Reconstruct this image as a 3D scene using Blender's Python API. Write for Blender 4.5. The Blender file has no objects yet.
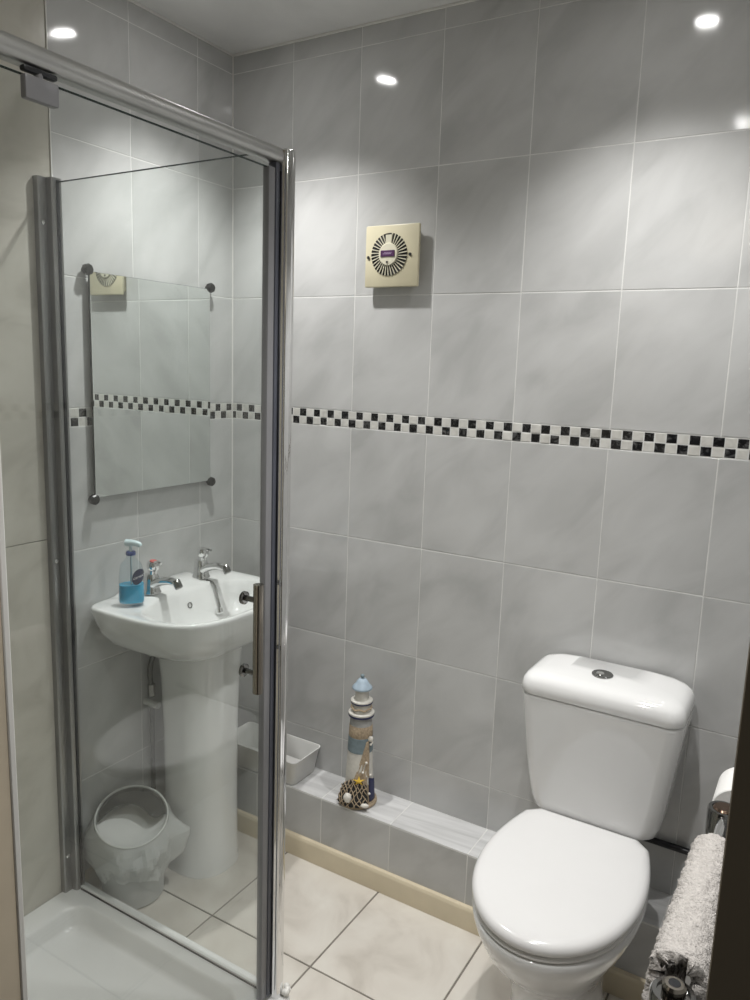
import bpy, bmesh, math, random
from mathutils import Vector, Matrix, noise
random.seed(7)
PI = math.pi
sc = bpy.context.scene
col = sc.collection

# ------------------------------------------------------------------ camera
R = ((0.85520709, 0.51718735, 0.03373549),
     (0.116677, -0.12869691, -0.98479621),
     (-0.50498249, 0.84614086, -0.17040638))
CAM = Vector((1.69408596, -1.90983174, 1.5164446))
cd = bpy.data.cameras.new('camera')
cd.sensor_fit = 'VERTICAL'
cd.sensor_height = 36.0
cd.sensor_width = 27.0
cd.lens = 764.03 / 1000 * 36.0
cd.clip_start = 0.01
cam = bpy.data.objects.new('camera', cd)
col.objects.link(cam)
m3 = Matrix((R[0], [-v for v in R[1]], [-v for v in R[2]])).transposed()
cam.matrix_world = Matrix.Translation(CAM) @ m3.to_4x4()
sc.camera = cam

# ------------------------------------------------------------------ world and exposure
w = bpy.data.worlds.new('hall_ambient')
w.use_nodes = True
w.node_tree.nodes['Background'].inputs[0].default_value = (0.9, 0.84, 0.74, 1)
w.node_tree.nodes['Background'].inputs[1].default_value = 0.026
sc.world = w
sc.view_settings.view_transform = 'Standard'
sc.view_settings.look = 'None'
sc.view_settings.gamma = 1.0
sc.view_settings.use_curve_mapping = False
sc.view_settings.exposure = 0.42
LAMP_W = 42.0
CEIL = 2.435
SPOTS = [(1.29, -0.37), (1.29, -1.22), (0.33, -0.35)]

# ------------------------------------------------------------------ materials
def newmat(name):
    m = bpy.data.materials.new(name)
    m.use_nodes = True
    nt = m.node_tree
    return m, nt, nt.nodes, nt.links, nt.nodes['Principled BSDF']

def plain(name, rgb, rough=0.4, metal=0.0, coat=0.0, var=0.0, vscale=8.0, bump=0.0, bscale=60.0, spec=0.5, trans=0.0):
    m, nt, N, L, b = newmat(name)
    b.inputs['Base Color'].default_value = (*rgb, 1)
    b.inputs['Roughness'].default_value = rough
    b.inputs['Metallic'].default_value = metal
    b.inputs['Coat Weight'].default_value = coat
    b.inputs['Coat Roughness'].default_value = 0.03
    b.inputs['Specular IOR Level'].default_value = spec
    b.inputs['Transmission Weight'].default_value = trans
    geo = N.new('ShaderNodeNewGeometry')
    n = N.new('ShaderNodeTexNoise')
    n.inputs['Scale'].default_value = vscale
    n.inputs['Detail'].default_value = 5
    L.new(geo.outputs['Position'], n.inputs['Vector'])
    if var > 0:
        r = N.new('ShaderNodeValToRGB')
        r.color_ramp.elements[0].position = 0.3
        r.color_ramp.elements[1].position = 0.7
        r.color_ramp.elements[0].color = (*[c * (1 - var) for c in rgb], 1)
        r.color_ramp.elements[1].color = (*[min(1, c * (1 + var)) for c in rgb], 1)
        L.new(n.outputs['Fac'], r.inputs['Fac'])
        L.new(r.outputs['Color'], b.inputs['Base Color'])
    if bump > 0:
        n2 = N.new('ShaderNodeTexNoise')
        n2.inputs['Scale'].default_value = bscale
        n2.inputs['Detail'].default_value = 3
        L.new(geo.outputs['Position'], n2.inputs['Vector'])
        bp = N.new('ShaderNodeBump')
        bp.inputs['Strength'].default_value = 1.0
        bp.inputs['Distance'].default_value = bump
        L.new(n2.outputs['Fac'], bp.inputs['Height'])
        L.new(bp.outputs['Normal'], b.inputs['Normal'])
    return m

def marbled(name, dark, mid, light, rough, scale, stretch=(1, 1, 1), rot=(0, 0.6, 0.6), wave=0.0, wscale=6.0, detail=5.0, distort=0.6, per_object=True):
    """Glazed ceramic / stone with soft cloudy veins, shifted for each piece."""
    m, nt, N, L, b = newmat(name)
    geo = N.new('ShaderNodeNewGeometry')
    src = geo.outputs['Position']
    if per_object:
        oi = N.new('ShaderNodeObjectInfo')
        mul = N.new('ShaderNodeVectorMath'); mul.operation = 'MULTIPLY_ADD'
        cmb = N.new('ShaderNodeCombineXYZ')
        for i in range(3):
            L.new(oi.outputs['Random'], cmb.inputs[i])
        mul.inputs[1].default_value = (37.0, 53.0, 71.0)
        L.new(cmb.outputs[0], mul.inputs[0])
        L.new(geo.outputs['Position'], mul.inputs[2])
        src = mul.outputs[0]
    mp = N.new('ShaderNodeMapping')
    mp.vector_type = 'TEXTURE'        # rotate first, then stretch: slanted veins
    mp.inputs['Rotation'].default_value = rot
    mp.inputs['Scale'].default_value = [1.0 / v for v in stretch]
    L.new(src, mp.inputs['Vector'])
    n = N.new('ShaderNodeTexNoise')
    n.inputs['Scale'].default_value = scale
    n.inputs['Detail'].default_value = detail
    n.inputs['Roughness'].default_value = 0.5
    n.inputs['Distortion'].default_value = distort
    L.new(mp.outputs[0], n.inputs['Vector'])
    r = N.new('ShaderNodeValToRGB')
    e = r.color_ramp.elements
    e[0].position = 0.28; e[0].color = (*dark, 1)
    e[1].position = 0.72; e[1].color = (*light, 1)
    c = e.new(0.5); c.color = (*mid, 1)
    L.new(n.outputs['Fac'], r.inputs['Fac'])
    L.new(r.outputs['Color'], b.inputs['Base Color'])
    b.inputs['Roughness'].default_value = rough
    if wave > 0:
        n2 = N.new('ShaderNodeTexNoise')
        n2.inputs['Scale'].default_value = wscale
        n2.inputs['Detail'].default_value = 1
        L.new(src, n2.inputs['Vector'])
        bp = N.new('ShaderNodeBump')
        bp.inputs['Strength'].default_value = 1.0
        bp.inputs['Distance'].default_value = wave
        L.new(n2.outputs['Fac'], bp.inputs['Height'])
        L.new(bp.outputs['Normal'], b.inputs['Normal'])
    return m

def glassmat(name, tint, ior=1.5, rough=0.0):
    """Thin clear pane: straight transmission with Fresnel mirror on each face."""
    m = bpy.data.materials.new(name); m.use_nodes = True
    nt = m.node_tree; N, L = nt.nodes, nt.links
    for n in list(N): N.remove(n)
    out = N.new('ShaderNodeOutputMaterial')
    t = N.new('ShaderNodeBsdfTransparent'); t.inputs[0].default_value = (*tint, 1)
    g = N.new('ShaderNodeBsdfGlossy'); g.inputs['Roughness'].default_value = rough
    fr = N.new('ShaderNodeFresnel')
    geo = N.new('ShaderNodeNewGeometry')
    mr = N.new('ShaderNodeMapRange')
    mr.inputs['To Min'].default_value = ior
    mr.inputs['To Max'].default_value = 1.0 / ior
    L.new(geo.outputs['Backfacing'], mr.inputs['Value'])
    L.new(mr.outputs[0], fr.inputs['IOR'])
    mx = N.new('ShaderNodeMixShader')
    L.new(fr.outputs[0], mx.inputs[0]); L.new(t.outputs[0], mx.inputs[1]); L.new(g.outputs[0], mx.inputs[2])
    L.new(mx.outputs[0], out.inputs['Surface'])
    return m

def filmmat(name, rgb, opacity, rough=0.25):
    """Translucent plastic film."""
    m = bpy.data.materials.new(name); m.use_nodes = True
    nt = m.node_tree; N, L = nt.nodes, nt.links
    b = N['Principled BSDF']
    b.inputs['Base Color'].default_value = (*rgb, 1)
    b.inputs['Roughness'].default_value = rough
    t = N.new('ShaderNodeBsdfTransparent')
    tl = N.new('ShaderNodeBsdfTranslucent'); tl.inputs[0].default_value = (*rgb, 1)
    m1 = N.new('ShaderNodeMixShader'); m1.inputs[0].default_value = 0.35
    m2 = N.new('ShaderNodeMixShader'); m2.inputs[0].default_value = opacity
    out = [n for n in N if n.type == 'OUTPUT_MATERIAL'][0]
    L.new(b.outputs[0], m1.inputs[1]); L.new(tl.outputs[0], m1.inputs[2])
    L.new(t.outputs[0], m2.inputs[1]); L.new(m1.outputs[0], m2.inputs[2])
    L.new(m2.outputs[0], out.inputs['Surface'])
    return m

def emitmat(name, rgb, s):
    m = bpy.data.materials.new(name); m.use_nodes = True
    N, L = m.node_tree.nodes, m.node_tree.links
    b = N['Principled BSDF']
    b.inputs['Base Color'].default_value = (*rgb, 1)
    b.inputs['Emission Color'].default_value = (*rgb, 1)
    b.inputs['Emission Strength'].default_value = s
    return m

M = {}
M['tile'] = marbled('grey_marbled_tile', (0.44, 0.442, 0.437), (0.52, 0.522, 0.517), (0.575, 0.577, 0.572), 0.09, 4.0, (1.0, 1.0, 2.6), (0.65, -0.75, 0.0), 0.0030, 5.5)
M['ledge_tile'] = marbled('ledge_tile', (0.50, 0.50, 0.50), (0.62, 0.62, 0.62), (0.74, 0.74, 0.74), 0.14, 7.0, (0.5, 5.0, 2.3), (0.0, 0.0, 0.08), 0.0012, 6.0)
M['grout'] = plain('tile_grout', (0.68, 0.68, 0.665), 0.6, var=0.08, vscale=20, bump=0.0006, bscale=150)
M['floor_tile'] = marbled('cream_floor_tile', (0.53, 0.49, 0.435), (0.66, 0.62, 0.56), (0.73, 0.70, 0.64), 0.28, 6.0, (1, 1, 1), (0, 0, 0.4), 0.0006, 14.0, 7.0, 1.0)
M['floor_grout'] = plain('floor_grout', (0.20, 0.18, 0.155), 0.8, var=0.2, vscale=30)
M['mosaic_black'] = marbled('black_marble_mosaic', (0.008, 0.008, 0.009), (0.014, 0.014, 0.015), (0.12, 0.12, 0.12), 0.15, 40, wave=0.0004, wscale=30, distort=2.0)
M['mosaic_white'] = marbled('white_stone_mosaic', (0.50, 0.49, 0.46), (0.62, 0.61, 0.575), (0.70, 0.69, 0.66), 0.3, 30, wave=0.0004, wscale=30)
M['ceiling'] = marbled('cloudy_ceiling_panel', (0.66, 0.66, 0.65), (0.76, 0.76, 0.75), (0.83, 0.83, 0.82), 0.35, 2.6, per_object=False)
M['panel'] = marbled('beige_shower_panel', (0.47, 0.45, 0.395), (0.575, 0.555, 0.495), (0.63, 0.61, 0.55), 0.22, 5.0, (1, 1, 1.4), (0.5, 0.2, 0), 0.0006, 8.0, 8.0, 1.2, per_object=False)
M['cream'] = plain('cream_gloss_paint', (0.66, 0.58, 0.43), 0.3, var=0.05, vscale=12)
M['white_paint'] = plain('white_sealant', (0.75, 0.74, 0.71), 0.4, var=0.04)
M['wood'] = plain('brown_painted_frame', (0.60, 0.52, 0.40), 0.45, var=0.10, vscale=5, bump=0.0004, bscale=30)
M['hallwall'] = plain('hall_plaster', (0.45, 0.41, 0.34), 0.8, var=0.05, vscale=4)
M['chrome'] = plain('chrome', (0.80, 0.80, 0.80), 0.07, 1.0, var=0.02)
M['satin'] = plain('satin_aluminium', (0.50, 0.50, 0.49), 0.42, 1.0, var=0.03)
M['profile'] = plain('grey_aluminium_profile', (0.34, 0.34, 0.335), 0.3, 1.0, var=0.05)
M['darkchrome'] = plain('dark_chrome', (0.24, 0.24, 0.235), 0.10, 1.0, var=0.03)
M['bronze'] = plain('bronzed_chrome', (0.36, 0.33, 0.29), 0.13, 1.0, var=0.03)
M['capbrown'] = plain('brown_bracket_cap', (0.16, 0.11, 0.08), 0.15, 0.9, var=0.05)
M['black'] = plain('black_rubber', (0.012, 0.013, 0.016), 0.35, var=0.1)
M['seal'] = plain('blue_grey_seal', (0.07, 0.075, 0.095), 0.35, var=0.1)
M['sealgrey'] = plain('grey_seal', (0.22, 0.22, 0.23), 0.3, var=0.06)
M['ceramic'] = plain('white_ceramic', (0.78, 0.78, 0.775), 0.06, coat=0.5, var=0.01, bump=0.0005, bscale=7)
M['lidplastic'] = plain('white_seat_plastic', (0.73, 0.725, 0.72), 0.16, var=0.01, bump=0.0008, bscale=9)
M['trayacryl'] = plain('white_acrylic_tray', (0.84, 0.845, 0.84), 0.16, coat=0.3, var=0.015)
M['glass'] = glassmat('clear_shower_glass', (0.983, 0.994, 0.989), 1.5)
M['glass_edge'] = plain('glass_cut_edge', (0.03, 0.05, 0.045), 0.2)
M['mirror'] = plain('mirror_silver', (0.86, 0.89, 0.875), 0.0, 1.0, var=0.0)
M['mirror_edge'] = plain('mirror_edge_glass', (0.02, 0.03, 0.027), 0.5)
M['clip'] = plain('black_mirror_clip', (0.010, 0.010, 0.010), 0.3, var=0.1, spec=0.25)
M['fan'] = plain('aged_ivory_plastic', (0.62, 0.57, 0.41), 0.35, var=0.05, vscale=14)
M['fan_centre'] = plain('ivory_plastic_pale', (0.66, 0.63, 0.50), 0.35, var=0.04)
M['fan_hole'] = plain('dark_fan_cavity', (0.015, 0.014, 0.013), 0.7, var=0.2)
M['badge'] = plain('purple_badge', (0.085, 0.035, 0.095), 0.3, var=0.2, vscale=200)
M['badge_mark'] = plain('pale_badge_mark', (0.40, 0.30, 0.44), 0.3)
M['whiteplastic'] = plain('white_basket_plastic', (0.72, 0.72, 0.70), 0.3, var=0.02)
M['liquid'] = plain('blue_liquid_soap', (0.003, 0.43, 0.70), 0.08, var=0.15, vscale=25, coat=0.4)
M['bottle'] = glassmat('clear_bottle', (0.93, 0.97, 0.985), 1.35, 0.03)
M['navy'] = plain('navy_label', (0.012, 0.016, 0.06), 0.3, var=0.1)
M['white'] = plain('white_print', (0.85, 0.85, 0.85), 0.4)
M['pumpblue'] = plain('pale_blue_pump', (0.62, 0.74, 0.78), 0.25, var=0.03)
M['navyring'] = plain('navy_collar', (0.03, 0.06, 0.24), 0.3, var=0.1)
M['red'] = plain('red_tap_dot', (0.55, 0.10, 0.09), 0.3)
M['binplastic'] = plain('frosted_bin_plastic', (0.44, 0.45, 0.445), 0.35, var=0.03)
M['binrim'] = plain('pale_bin_rim', (0.72, 0.73, 0.71), 0.3, var=0.02)
M['bindark'] = plain('smoky_bin_flap', (0.05, 0.052, 0.05), 0.10, 0.2, var=0.06, bump=0.0012, bscale=16, coat=0.6)
M['bag'] = filmmat('thin_white_bag', (0.93, 0.945, 0.935), 0.75, 0.14)
M['bagin'] = plain('bag_lining', (0.80, 0.81, 0.80), 0.4, var=0.03, bump=0.001, bscale=25)
M['towel'] = plain('pale_grey_terry', (0.62, 0.585, 0.555), 0.95, var=0.10, vscale=220, bump=0.004, bscale=330, spec=0.15)
M['paper'] = plain('white_tissue', (0.85, 0.84, 0.82), 0.9, var=0.02, vscale=40, bump=0.0004, bscale=200, spec=0.1)
M['card'] = plain('brown_card_core', (0.32, 0.24, 0.16), 0.8, var=0.1)
M['lh_blue'] = plain('weathered_light_blue', (0.36, 0.45, 0.53), 0.6, var=0.12, vscale=60)
M['lh_slate'] = plain('weathered_slate_blue', (0.19, 0.245, 0.27), 0.65, var=0.15, vscale=60)
M['lh_grey'] = plain('weathered_grey', (0.36, 0.36, 0.35), 0.65, var=0.12, vscale=60)
M['lh_white'] = plain('weathered_white', (0.66, 0.64, 0.59), 0.65, var=0.10, vscale=60)
M['lh_tan'] = plain('rope_tan', (0.42, 0.33, 0.23), 0.8, var=0.25, vscale=150, bump=0.002, bscale=250)
M['lh_navy'] = plain('navy_trim', (0.025, 0.03, 0.09), 0.55, var=0.15, vscale=60)
M['lh_yellow'] = plain('yellow_starfish', (0.72, 0.47, 0.05), 0.6, var=0.15, vscale=120)
M['lh_dark'] = plain('black_net_backing', (0.02, 0.02, 0.02), 0.8, var=0.3, vscale=80)
M['shell'] = plain('white_shell', (0.74, 0.71, 0.65), 0.4, var=0.08, vscale=100)
M['steelhose'] = plain('braided_hose', (0.06, 0.06, 0.058), 0.35, 0.6, var=0.35, vscale=300)
M['bulb'] = emitmat('lamp_face', (1.0, 0.99, 0.97), 60.0)

# ------------------------------------------------------------------ mesh helpers
ORG = {}
def tag(o, label=None, cat=None, group=None, kind=None):
    if label: o['label'] = label
    if cat: o['category'] = cat
    if group: o['group'] = group
    if kind: o['kind'] = kind
    return o

def thing(name, loc, label, cat, group=None):
    o = bpy.data.objects.new(name, None)
    o.empty_display_size = 0.05
    col.objects.link(o)
    o.location = loc
    ORG[o.name] = Vector(loc)
    return tag(o, label, cat, group)

def link(name, me, mat, parent=None, smooth=True, auto=None):
    """me is in world coordinates; it is moved to the parent's origin."""
    org = ORG[parent.name] if parent is not None else Vector((0, 0, 0))
    if parent is None:
        # origin at the base centre of the object
        xs = [v.co for v in me.vertices]
        org = Vector((sum((min(c[i] for c in xs), max(c[i] for c in xs))) / 2 for i in range(2))).to_3d()
        org.z = min(c.z for c in xs)
    me.transform(Matrix.Translation(-org))
    if mat is not None:
        me.materials.append(mat)
    if smooth:
        me.polygons.foreach_set('use_smooth', [True] * len(me.polygons))
        if auto is not None:
            me.set_sharp_from_angle(angle=math.radians(auto))
    o = bpy.data.objects.new(name, me)
    col.objects.link(o)
    if parent is not None:
        o.parent = parent
    else:
        o.location = org
    ORG[o.name] = org
    return o

def bm2me(bm, name='m'):
    bmesh.ops.recalc_face_normals(bm, faces=bm.faces)
    me = bpy.data.meshes.new(name)
    bm.to_mesh(me); bm.free()
    return me

def bm_box(bm, lo, hi, bev=0.0, seg=2):
    vs = [bm.verts.new((x, y, z)) for x in (lo[0], hi[0]) for y in (lo[1], hi[1]) for z in (lo[2], hi[2])]
    q = [(0, 1, 3, 2), (4, 6, 7, 5), (0, 4, 5, 1), (2, 3, 7, 6), (0, 2, 6, 4), (1, 5, 7, 3)]
    fs = [bm.faces.new([vs[i] for i in f]) for f in q]
    if bev > 0:
        ed = list({e for f in fs for e in f.edges})
        bmesh.ops.bevel(bm, geom=ed, offset=bev, segments=seg, profile=0.5, affect='EDGES')

def box(name, lo, hi, mat, parent=None, bev=0.0, seg=2):
    bm = bmesh.new()
    lo2 = [min(a, b) for a, b in zip(lo, hi)]; hi2 = [max(a, b) for a, b in zip(lo, hi)]
    bm_box(bm, lo2, hi2, bev, seg)
    return link(name, bm2me(bm), mat, parent, smooth=bev > 0, auto=40)

def bm_loft(bm, rings, closed=True, cap0=True, cap1=True):
    vr = [[bm.verts.new(p) for p in r] for r in rings]
    n = len(rings[0])
    for a, b in zip(vr[:-1], vr[1:]):
        for i in range(n if closed else n - 1):
            j = (i + 1) % n
            bm.faces.new((a[i], a[j], b[j], b[i]))
    if cap0: bm.faces.new(vr[0][::-1])
    if cap1: bm.faces.new(vr[-1])
    return vr

def loft(name, rings, mat, parent=None, cap0=True, cap1=True, closed=True, auto=None, thick=0):
    bm = bmesh.new()
    bm_loft(bm, rings, closed, cap0, cap1)
    o = link(name, bm2me(bm), mat, parent, True, auto)
    if thick:
        md = o.modifiers.new('solid', 'SOLIDIFY'); md.thickness = thick; md.offset = 0
    return o

def frame_of(d):
    d = Vector(d).normalized()
    u = d.orthogonal().normalized()
    return u, d.cross(u)

def lathe_rings(prof, c=(0, 0, 0), axis=(0, 0, 1), n=32):
    a = Vector(axis).normalized()
    if abs(a.z) > 0.999: u, v = Vector((1, 0, 0)), Vector((0, 1, 0))
    else: u, v = frame_of(a)
    c = Vector(c)
    return [[c + a * h + (u * math.cos(t * 2 * PI / n) + v * math.sin(t * 2 * PI / n)) * max(r, 1e-5) for t in range(n)] for r, h in prof]

def lathe(name, prof, c, mat, parent=None, axis=(0, 0, 1), n=32, auto=35, cap0=True, cap1=True):
    return loft(name, lathe_rings(prof, c, axis, n), mat, parent, cap0, cap1, True, auto)

def smooth_path(pts, k=6):
    P = [Vector(p) for p in pts]
    out = []
    for i in range(len(P) - 1):
        p0 = P[max(i - 1, 0)]; p1 = P[i]; p2 = P[i + 1]; p3 = P[min(i + 2, len(P) - 1)]
        for s in range(k):
            t = s / k
            out.append(0.5 * ((2 * p1) + (-p0 + p2) * t + (2 * p0 - 5 * p1 + 4 * p2 - p3) * t * t + (-p0 + 3 * p1 - 3 * p2 + p3) * t ** 3))
    out.append(P[-1])
    return out

def tube_rings(path, rad, n=12, up=None, sq=1.0):
    rings = []
    m = len(path)
    u = None
    for i, p in enumerate(path):
        d = (path[min(i + 1, m - 1)] - path[max(i - 1, 0)]).normalized()
        if u is None: u = (Vector(up) if up else d.orthogonal())
        u = (u - d * u.dot(d)).normalized()
        v = d.cross(u)
        r = rad(i / (m - 1)) if callable(rad) else rad
        rings.append([p + (u * math.cos(2 * PI * t / n) + v * sq * math.sin(2 * PI * t / n)) * r for t in range(n)])
    return rings

def tube(name, pts, rad, mat, parent=None, n=12, k=6, smoothp=True, up=None, sq=1.0):
    path = smooth_path(pts, k) if smoothp else [Vector(p) for p in pts]
    return loft(name, tube_rings(path, rad, n, up, sq), mat, parent, auto=50)

def sell(cx, cy, a, b, z, n=48, p=2.0, a2=None, p2=None):
    """superellipse ring; a2 / p2 for the -x half"""
    out = []
    for i in range(n):
        t = 2 * PI * i / n
        c, s = math.cos(t), math.sin(t)
        aa, pp = (a, p) if c >= 0 else (a2 or a, p2 or p)
        out.append(Vector((cx + aa * math.copysign(abs(c) ** (2 / pp), c), cy + b * math.copysign(abs(s) ** (2 / pp), s), z)))
    return out

def rrect(x0, x1, y0, y1, r, z, k=6):
    out = []
    for cx, cy, a0 in ((x1 - r, y1 - r, 0), (x0 + r, y1 - r, PI / 2), (x0 + r, y0 + r, PI), (x1 - r, y0 + r, 1.5 * PI)):
        for i in range(k + 1):
            a = a0 + PI / 2 * i / k
            out.append(Vector((cx + r * math.cos(a), cy + r * math.sin(a), z)))
    return out

# ------------------------------------------------------------------ tiling
TILE_MESH = {}
def tile_mesh(w_, h_, t, b, mat):
    key = (round(w_, 4), round(h_, 4), t, b, mat.name)
    if key in TILE_MESH: return TILE_MESH[key]
    bm = bmesh.new()
    def r(i, z): return [Vector((-w_ / 2 + i, -h_ / 2 + i, z)), Vector((w_ / 2 - i, -h_ / 2 + i, z)), Vector((w_ / 2 - i, h_ / 2 - i, z)), Vector((-w_ / 2 + i, h_ / 2 - i, z))]
    bm_loft(bm, [r(0, -t), r(0, -b), r(b * 0.3, -b * 0.3), r(b, 0)], True, False, True)
    me = bm2me(bm, 'tile')
    me.materials.append(mat)
    TILE_MESH[key] = me
    return me

def put_tile(parent, name, centre, u, v, w_, h_, mat, t=0.006, b=0.0010, jitter=0.0012):
    """u, v: unit axes of the face; the normal is u x v. Surface at centre."""
    me = tile_mesh(w_, h_, t, b, mat)
    u = Vector(u); v = Vector(v); n = u.cross(v)
    o = bpy.data.objects.new(name, me)
    col.objects.link(o)
    o.parent = parent
    rot = Matrix((u, v, n)).transposed().to_4x4()
    tilt = Matrix.Rotation(random.uniform(-1, 1) * jitter, 4, 'X') @ Matrix.Rotation(random.uniform(-1, 1) * jitter, 4, 'Y')
    o.matrix_local = Matrix.Translation(Vector(centre) - ORG[parent.name]) @ rot @ tilt
    return o

GAP = 0.0026
ROWS = [(2.380, CEIL), (2.049, 2.380), (1.718, 2.049), (1.387, 1.718), (1.008, 1.339), (0.678, 1.008), (0.347, 0.678), (0.0, 0.347)]
def tile_wall(parent, base, u, cols_, rows, zmin=0.0, mosaic_off=0.0, mosaic_range=None):
    """base: point at u=0,z=0 on the tile face; u: horizontal unit axis with u x z = outward normal."""
    base = Vector(base); u = Vector(u)
    for z0, z1 in rows:
        z0 = max(z0, zmin)
        for a, b in cols_:
            c = base + u * ((a + b) / 2) + Vector((0, 0, (z0 + z1) / 2))
            put_tile(parent, 'tile', c, u, (0, 0, 1), (b - a) - GAP, (z1 - z0) - GAP, M['tile'])
    a, b = mosaic_range
    p = 0.0257
    nrm = u.cross(Vector((0, 0, 1)))
    i = 0
    while mosaic_off + i * p < b:
        lo_, hi_ = max(a, mosaic_off + i * p), min(b, mosaic_off + (i + 1) * p)
        for r in range(2):
            if hi_ - lo_ < 0.004: break
            c = base + u * ((lo_ + hi_) / 2) + Vector((0, 0, 1.339 + (r + 0.5) * 0.024))
            blk = (i + r) % 2 == 0
            put_tile(parent, 'mosaic_tile', c + nrm * random.uniform(-0.0005, 0.0006), u, (0, 0, 1), hi_ - lo_ - 0.0018 + random.choice((-0.0006, 0.0, 0.0005)), 0.024 - 0.0018,
                     M['mosaic_black'] if blk else M['mosaic_white'], 0.006, 0.0014, 0.012)
        i += 1

# ================================================================== ROOM SHELL
XR = 1.672       # right wall
YF = -1.45       # inner face of the front wall (with the doorway)
# back wall: grout bed with tiles proud of it
wb = tag(box('wall_back', (-0.1, 0.0007, 0.0), (XR + 0.1, 0.1, CEIL), M['grout']), kind='structure')
COLS = [(0.0, 0.230), (0.230, 0.463), (0.463, 0.715), (0.715, 0.967), (0.967, 1.219), (1.219, 1.471), (1.471, XR)]
tile_wall(wb, (0, 0, 0), (1, 0, 0), COLS, ROWS, 0.212, -0.0098, (0.0, XR))
# left wall: grey tiles by the basin, beige panel inside the shower
wl = tag(box('wall_left', (-0.1, YF - 0.1, 0.0), (-0.0007, 0.0007, CEIL), M['grout']), kind='structure')
LC = [(0.0, 0.252), (0.252, 0.504), (0.504, 0.6545)]
tile_wall(wl, (0, -0.6545, 0), (0, 1, 0), LC, ROWS, 0.0, -0.0167, (0.0, 0.6545))
for z0, z1 in ((0.0, 1.056), (1.0575, CEIL)):
    box('wall_panel', (-0.0007, YF, z0), (0.006, -0.6565, z1), M['panel'], wl, 0.0008, 1)
box('panel_edge_trim', (-0.0007, -0.6565, 0.06), (0.009, -0.6535, CEIL), M['white_paint'], wl)
# right wall
wr = tag(box('wall_right', (XR + 0.0007, YF - 0.1, 0.0), (XR + 0.1, 0.0007, CEIL), M['grout']), kind='structure')
RC = [(0.0, 0.2), (0.2, 0.452), (0.452, 0.704), (0.704, 0.956), (0.956, 1.208), (1.208, 1.45)]
tile_wall(wr, (XR, 0, 0), (0, -1, 0), RC, ROWS, 0.0, 0, (0.0, 1.45))
# front wall around the doorway
JL, JR = 0.972, 1.6750
DH = 2.02
bm = bmesh.new()
bm_box(bm, (0.0, YF - 0.10, 0.0), (JL - 0.02, YF, CEIL))
bm_box(bm, (JL - 0.02, YF - 0.10, DH), (XR, YF, CEIL))
wf = tag(link('wall_front', bm2me(bm), M['hallwall'], None, False), kind='structure')
box('wall_panel', (0.006, YF, 0.0), (0.76, YF + 0.006, CEIL), M['panel'], wf)
# doorway
dr = thing('door_1', ((JL + JR) / 2, YF - 0.05, 0), None, None); dr['kind'] = 'structure'
box('door_lining', (JL - 0.02, YF - 0.115, 0), (JL, YF - 0.002, DH), M['wood'], dr, 0.001, 1)
box('door_lining', (JR + 0.004, YF - 0.115, 0), (JR + 0.10, YF - 0.002, DH), M['wood'], dr)
box('door_head', (JL - 0.02, YF - 0.115, DH), (JR + 0.10, YF - 0.002, DH + 0.02), M['wood'], dr, 0.001, 1)
box('edge_bead', (JL - 0.012, YF - 0.002, 0), (JL + 0.0015, YF + 0.006, DH), M['white_paint'], dr, 0.0015, 1)
box('architrave', (JR, YF - 0.13, 0), (JR + 0.075, YF - 0.115, DH + 0.06), M['wood'], dr)
box('architrave', (JL - 0.08, YF - 0.13, 0), (JL - 0.012, YF - 0.115, DH + 0.06), M['wood'], dr, 0.004, 2)

# ceiling (holes are covered by the downlights' own rims)
ce = tag(box('ceiling', (-0.1, YF - 0.1, CEIL), (XR + 0.1, 0.1, CEIL + 0.02), M['ceiling']), kind='structure')
box('ceiling_bead', (0, -0.006, CEIL - 0.006), (XR, 0.0, CEIL), M['white_paint'], ce, 0.001, 1)
box('ceiling_bead', (0, YF, CEIL - 0.006), (0.006, 0, CEIL), M['white_paint'], ce, 0.001, 1)
# white sealant in the inner corner
box('corner_sealant', (0.0, -0.003, 0.218), (0.003, 0.0, CEIL), M['white_paint'], wb)

# floor
fl = tag(box('floor', (-0.1, -2.6, -0.05), (2.3, 0.1, -0.0018), M['floor_grout']), kind='structure')
fx = [0.0, 0.032, 0.367, 0.703, 1.038, 1.373, XR]
fy = [-0.150, -0.493, -0.825, -1.157, YF]
for i in range(len(fx) - 1):
    for j in range(len(fy) - 1):
        a, b = fx[i], fx[i + 1]; c, d = fy[j + 1], fy[j]
        put_tile(fl, 'floor_tile', ((a + b) / 2, (c + d) / 2, 0), (1, 0, 0), (0, 1, 0), b - a - 0.005, d - c - 0.005, M['floor_tile'], 0.006, 0.0012, 0.0008)
box('threshold', (JL - 0.02, YF - 0.12, -0.002), (XR, YF, 0.006), M['wood'], fl)

# tiled boxing along the back wall
LZ, LY = 0.218, -0.140
lg = tag(box('trim_1', (0.0, LY + 0.0007, 0.0), (XR, 0.0007, LZ - 0.0007), M['grout']), kind='structure')
for a, b in [(0.0, 0.232), (0.232, 0.484), (0.484, 0.725), (0.725, 0.970), (0.970, 1.222), (1.222, 1.474), (1.474, XR)]:
    put_tile(lg, 'tile', ((a + b) / 2, LY / 2, LZ), (1, 0, 0), (0, 1, 0), b - a - GAP, -LY - 0.002, M['ledge_tile'], 0.006, 0.0016)
    put_tile(lg, 'tile', ((a + b) / 2, LY, (0.066 + LZ) / 2 - 0.002), (1, 0, 0), (0, 0, 1), b - a - GAP, LZ - 0.066 - 0.005, M['tile'], 0.006, 0.0016)
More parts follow.
